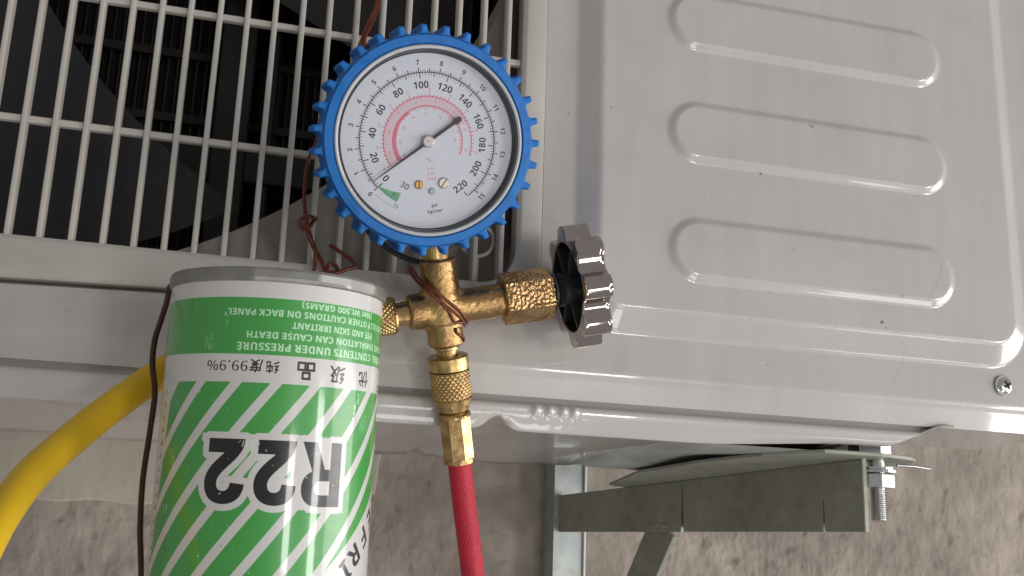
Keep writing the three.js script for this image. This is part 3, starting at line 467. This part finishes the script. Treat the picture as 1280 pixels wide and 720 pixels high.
  // brush-written characters
  const glyphs = {
    silk: [[[.3, .05], [.1, .3], [.3, .3], [.08, .6], [.35, .55]], [[.05, .9], [.4, .75]]],
    pin: [[[.3, .06], [.3, .4], [.7, .4], [.7, .06], [.28, .06]], [[.05, .55], [.05, .95], [.43, .95], [.43, .55], [.03, .55]], [[.57, .55], [.57, .95], [.97, .95], [.97, .55], [.55, .55]]],
    ji: [[[.5, .12], [.9, .12], [.78, .42], [.95, .42], [.74, .7], [.5, .95]], [[.58, .12], [.55, .5], [.42, .9]], [[.6, .45], [.98, .95]]],
    you: [[[.3, .05], [.05, .45]], [[.2, .3], [.2, .95]], [[.35, .35], [.98, .35]], [[.6, .05], [.58, .4], [.38, .92]], [[.7, .38], [.7, .85], [.98, .85], [.98, .7]], [[.8, .1], [.9, .22]]],
    chun: [[[.5, .2], [.98, .15]], [[.55, .35], [.55, .55], [.95, .55]], [[.95, .35], [.95, .6]], [[.73, .05], [.73, .9], [.98, .9], [.98, .75]]],
    du: [[[.5, 0], [.55, .1]], [[.12, .15], [.95, .15]], [[.15, .15], [.12, .6], [0, .98]], [[.25, .35], [.92, .35]], [[.42, .25], [.42, .52], [.75, .52], [.75, .25]], [[.3, .65], [.8, .65], [.25, .98]], [[.4, .7], [.9, .98]]],
    edge: [[[.1, .1], [.6, .15]], [[.1, .45], [.65, .5]]],
  };
  const brush = (names, deg, h, size, w = 0.42) => { g.save(); g.translate(X(deg), h); g.rotate(Math.PI); g.strokeStyle = '#1a1a1c'; g.lineWidth = w; g.lineCap = g.lineJoin = 'round'; for (const nme of names) for (const st of glyphs[nme]) { g.beginPath(); st.forEach(([x, y], i) => g[i ? 'lineTo' : 'moveTo']((x - 0.5) * size, (y - 0.5) * size)); g.stroke(); } g.restore(); };
  brush(['silk', 'chun'], -3.4, 12.3, 3.9, 0.42); brush(['du'], -11.8, 12.2, 3.9, 0.40); brush(['pin'], 13.4, 12.9, 5.6, 0.72); brush(['silk', 'ji'], 31.5, 13.2, 5.7, 0.62); brush(['you'], 51.5, 13.4, 5.4, 0.6); brush(['edge'], 73, 14.6, 4.4, 0.5);
  put('99.9%', X(-38), 10.6, 14.2, 3.2, 'normal', '#1a1a1c', 'serif');
  // name along the slanted limit
  g.save(); g.translate(39.8, 64.6); g.rotate(Math.atan2(0.67, -0.743)); g.fillStyle = '#23282a'; g.font = 'bold 10px sans-serif'; g.textAlign = 'center'; g.textBaseline = 'middle'; [...'REFRIGERANT'].forEach((ch, i) => { g.save(); g.translate((i - 2) * 8.3 - (i > 3 ? 1.6 : 0), 0.2); g.scale(1.12, 1); g.fillText(ch, 0, 0); g.restore(); }); g.restore();
  // small scale down the left margin
  for (let i = 0; i < 14; i++) put((i === 0 ? 12 : 13 - i) + '°', X(-74 - i * 0.3), 19.5 + i * 4.1, 3.0, 1.7, 'bold', '#3c3c3e');
  // chips and scratches
  for (let i = 0; i < 150; i++) { const x = (rnd() - 0.5) * 100, y = -8 + rnd() * 95, r = 0.12 + 0.28 * rnd() * rnd(); g.fillStyle = rnd() < 0.75 ? '#cfe3cc' : '#8d918b'; g.globalAlpha = 0.75; g.beginPath(); g.ellipse(x, y, r, r * (0.5 + 1.4 * rnd()), rnd() * 3, 0, 7); g.fill(); }
  g.globalAlpha = 0.7; g.strokeStyle = '#d4e8cf'; g.lineCap = 'round';
  const scratch = (x, y, n, w) => { g.lineWidth = w; for (let i = 0; i < n; i++) { g.beginPath(); const px = x + (rnd() - 0.5) * 3, py = y + (rnd() - 0.5) * 5; g.moveTo(px, py); g.quadraticCurveTo(px + 0.5, py + 0.8, px + (rnd() - 0.4) * 1.6, py + 1 + rnd() * 2.2); g.stroke(); } };
  scratch(X(-38), 4.0, 9, 0.16); scratch(X(-29), -3.8, 4, 0.2); scratch(X(-58), 41, 7, 0.22); scratch(X(-12), 35.6, 6, 0.28); scratch(X(46), 21, 5, 0.5); scratch(X(-60), 55, 6, 0.2); scratch(X(70), 12.5, 5, 0.5); scratch(X(36), 44, 6, 0.15);
  for (let i = 0; i < 7; i++) { g.lineWidth = 0.2 + 0.35 * rnd(); g.beginPath(); const x = X(-12) + (i - 3) * 0.9; g.moveTo(x, 34.9 + rnd()); g.lineTo(x + (rnd() - 0.5) * 1.4, 36 + rnd() * 1.4); g.stroke(); }
  g.globalAlpha = 1;
  const t = new THREE.CanvasTexture(c); t.colorSpace = THREE.SRGBColorSpace; t.wrapS = THREE.RepeatWrapping; t.anisotropy = 8;
  const wall = grid(128, 24, (u, v) => { const th = (u - 0.5) * 2 * Math.PI, h = lerp(h1, h0, v) / 1000; return [R * Math.sin(th), H - h, R * Math.cos(th), u, v]; });
  part(can, 'can_body', wall, phys({ map: t, roughness: 0.42, roughnessMap: smudge, clearcoat: 0.6, clearcoatRoughness: 0.07 }));
  const dull = std({ color: rgb(0.42, 0.415, 0.40), metalness: 0.75, roughness: 0.42, map: zinc });
  const y = (h) => H * 1000 - h;
  part(can, 'base_rim', boxUV(lathe([[36.0, y(-14.6)], [36.5, y(-15.1)], [37.0, y(-16.0)], [37.0, y(-18.3)], [36.6, y(-19.2)], [35.6, y(-19.3)], [35.2, y(-18.4)], [34.9, y(-14)], [33, y(-13)], [20, y(-10)], [0, y(-8)]], 120)), dull);
  part(can, 'shoulder', boxUV(lathe([[0, 0], [8, 0], [9.5, 1], [9.5, 4], [14, 5], [30, 10], [35.2, 13], [36, y(h1)]], 80)), dull);
}

// ------------------------------------------------------------------ copper wires
{
  const wire = (name, label, pts, r, mat, extra) => { const b = pts[0].clone(), o = thing(name, label, 'wire', b.toArray(), undefined); part(o, 'strand', tube(pts.map((p) => p.clone().sub(b)), r, pts.length * 10, 10), mat); for (const e of extra ?? []) part(o, 'strand', tube(e.map((p) => p.clone().sub(b)), r, e.length * 10, 10), mat); return o; };
  wire('copper_wire', 'dark brown wire hanging down along the left side of the can', [[-18, 96, 20], [-21.4, 94.6, 30], [-21.8, 92.5, 33.5], [-21.8, 88, 36], [-22.9, 80, 39], [-24.1, 72, 42], [-24, 63.3, 42], [-22.2, 53.7, 40], [-22.5, 40, 36.5], [-23.3, 23, 31], [-22.6, 6.8, 26], [-20.5, -12, 21], [-19, -50, 18]].map(mm), 0.00105, M.darkCopper);
  wire('copper_wire', 'reddish copper wire twisted round a grille bar left of the gauge', [[36, 184, 9], [30.2, 173.5, 8], [28.1, 165.3, 7.5], [25.9, 157.8, 7], [25.5, 145.4, 7], [26.6, 137, 7], [27.6, 131.5, 8.4], [29.9, 125.5, 7], [32.2, 119.5, 7.5], [32.4, 115, 7], [31.6, 108.5, 7]].map(mm), 0.00085, M.copper, [
    [[31.6, 134.2, 6], [28.5, 134.4, 8], [25.0, 132.6, 7.4], [25.6, 129.8, 6.5], [28.6, 130.2, 7.6], [30.5, 133.5, 5.6]],
    [[26.8, 131.5, 7.6], [28.6, 126.5, 8.5], [31.5, 121.5, 6.6], [34.6, 116.8, 7], [37.6, 110.6, 7.8], [40.6, 110.4, 8], [41.2, 114.2, 7.2], [38.6, 115.6, 7], [37.2, 112.2, 7.6], [40.8, 111.6, 8.4], [45.5, 113.8, 8], [48.4, 115.0, 8], [47.6, 117.2, 8], [42.5, 120.5, 8], [37.5, 123.3, 8]],
  ].map((e) => e.map(mm)));
  wire('copper_wire', 'reddish copper wire rising above the gauge in front of the grille', [[50.4, 246, 8], [49.8, 238.9, 8], [49.2, 232.2, 8], [46.7, 224.8, 8.5], [44.5, 217.5, 9], [43.4, 207, 10], [43, 196, 12]].map(mm), 0.00075, M.copper, [[[51.4, 246, 7], [50.9, 238.9, 7], [50.2, 232.2, 7], [48.2, 225.2, 8.5], [45.8, 218, 9.5], [44.6, 207, 10], [44, 196, 12]].map(mm)]);
  const tie = (o) => [[-11, -50, -12], [-8.6, -54.5, -8.5], [-6.2, -57.5, -4.6], [-2.6, -61.4, -3.6], [1.6, -65.4, -4.0], [5.0, -69.0, -4.6], [8.2, -73.0, -7.2], [9.6, -75.6, -12]].map(([x, y, z], i) => onGauge(x + o * 0.75, y + o * (i > 2 && i < 6 ? 1.25 : 0.75), z + 0.3 * o));
  wire('copper_wire', 'copper wire bound diagonally round the brass valve body', tie(0), 0.00062, M.copper, [tie(1.3), [[-0.6, -63.8, -3.2], [2.2, -68, -3.2], [4.0, -72, -4.0], [6.4, -72.6, -5.2], [8.2, -73, -7]].map((q) => onGauge(...q)), [[4.4, -74.6, -4.6], [4.6, -76.6, -5.2], [7.4, -79.2, -7.4], [7.8, -81, -9]].map((q) => onGauge(...q))]);
  wire('black_cord', 'thin black cord running from the gauge guard to the brass neck', [[50, 131, 14], [56.1, 125.9, 14], [63.1, 121.2, 14.5], [71.7, 118.0, 16], [78, 116.8, 20]].map(mm), 0.0012, M.darkPlastic);
}

renderer.render(scene, camera);
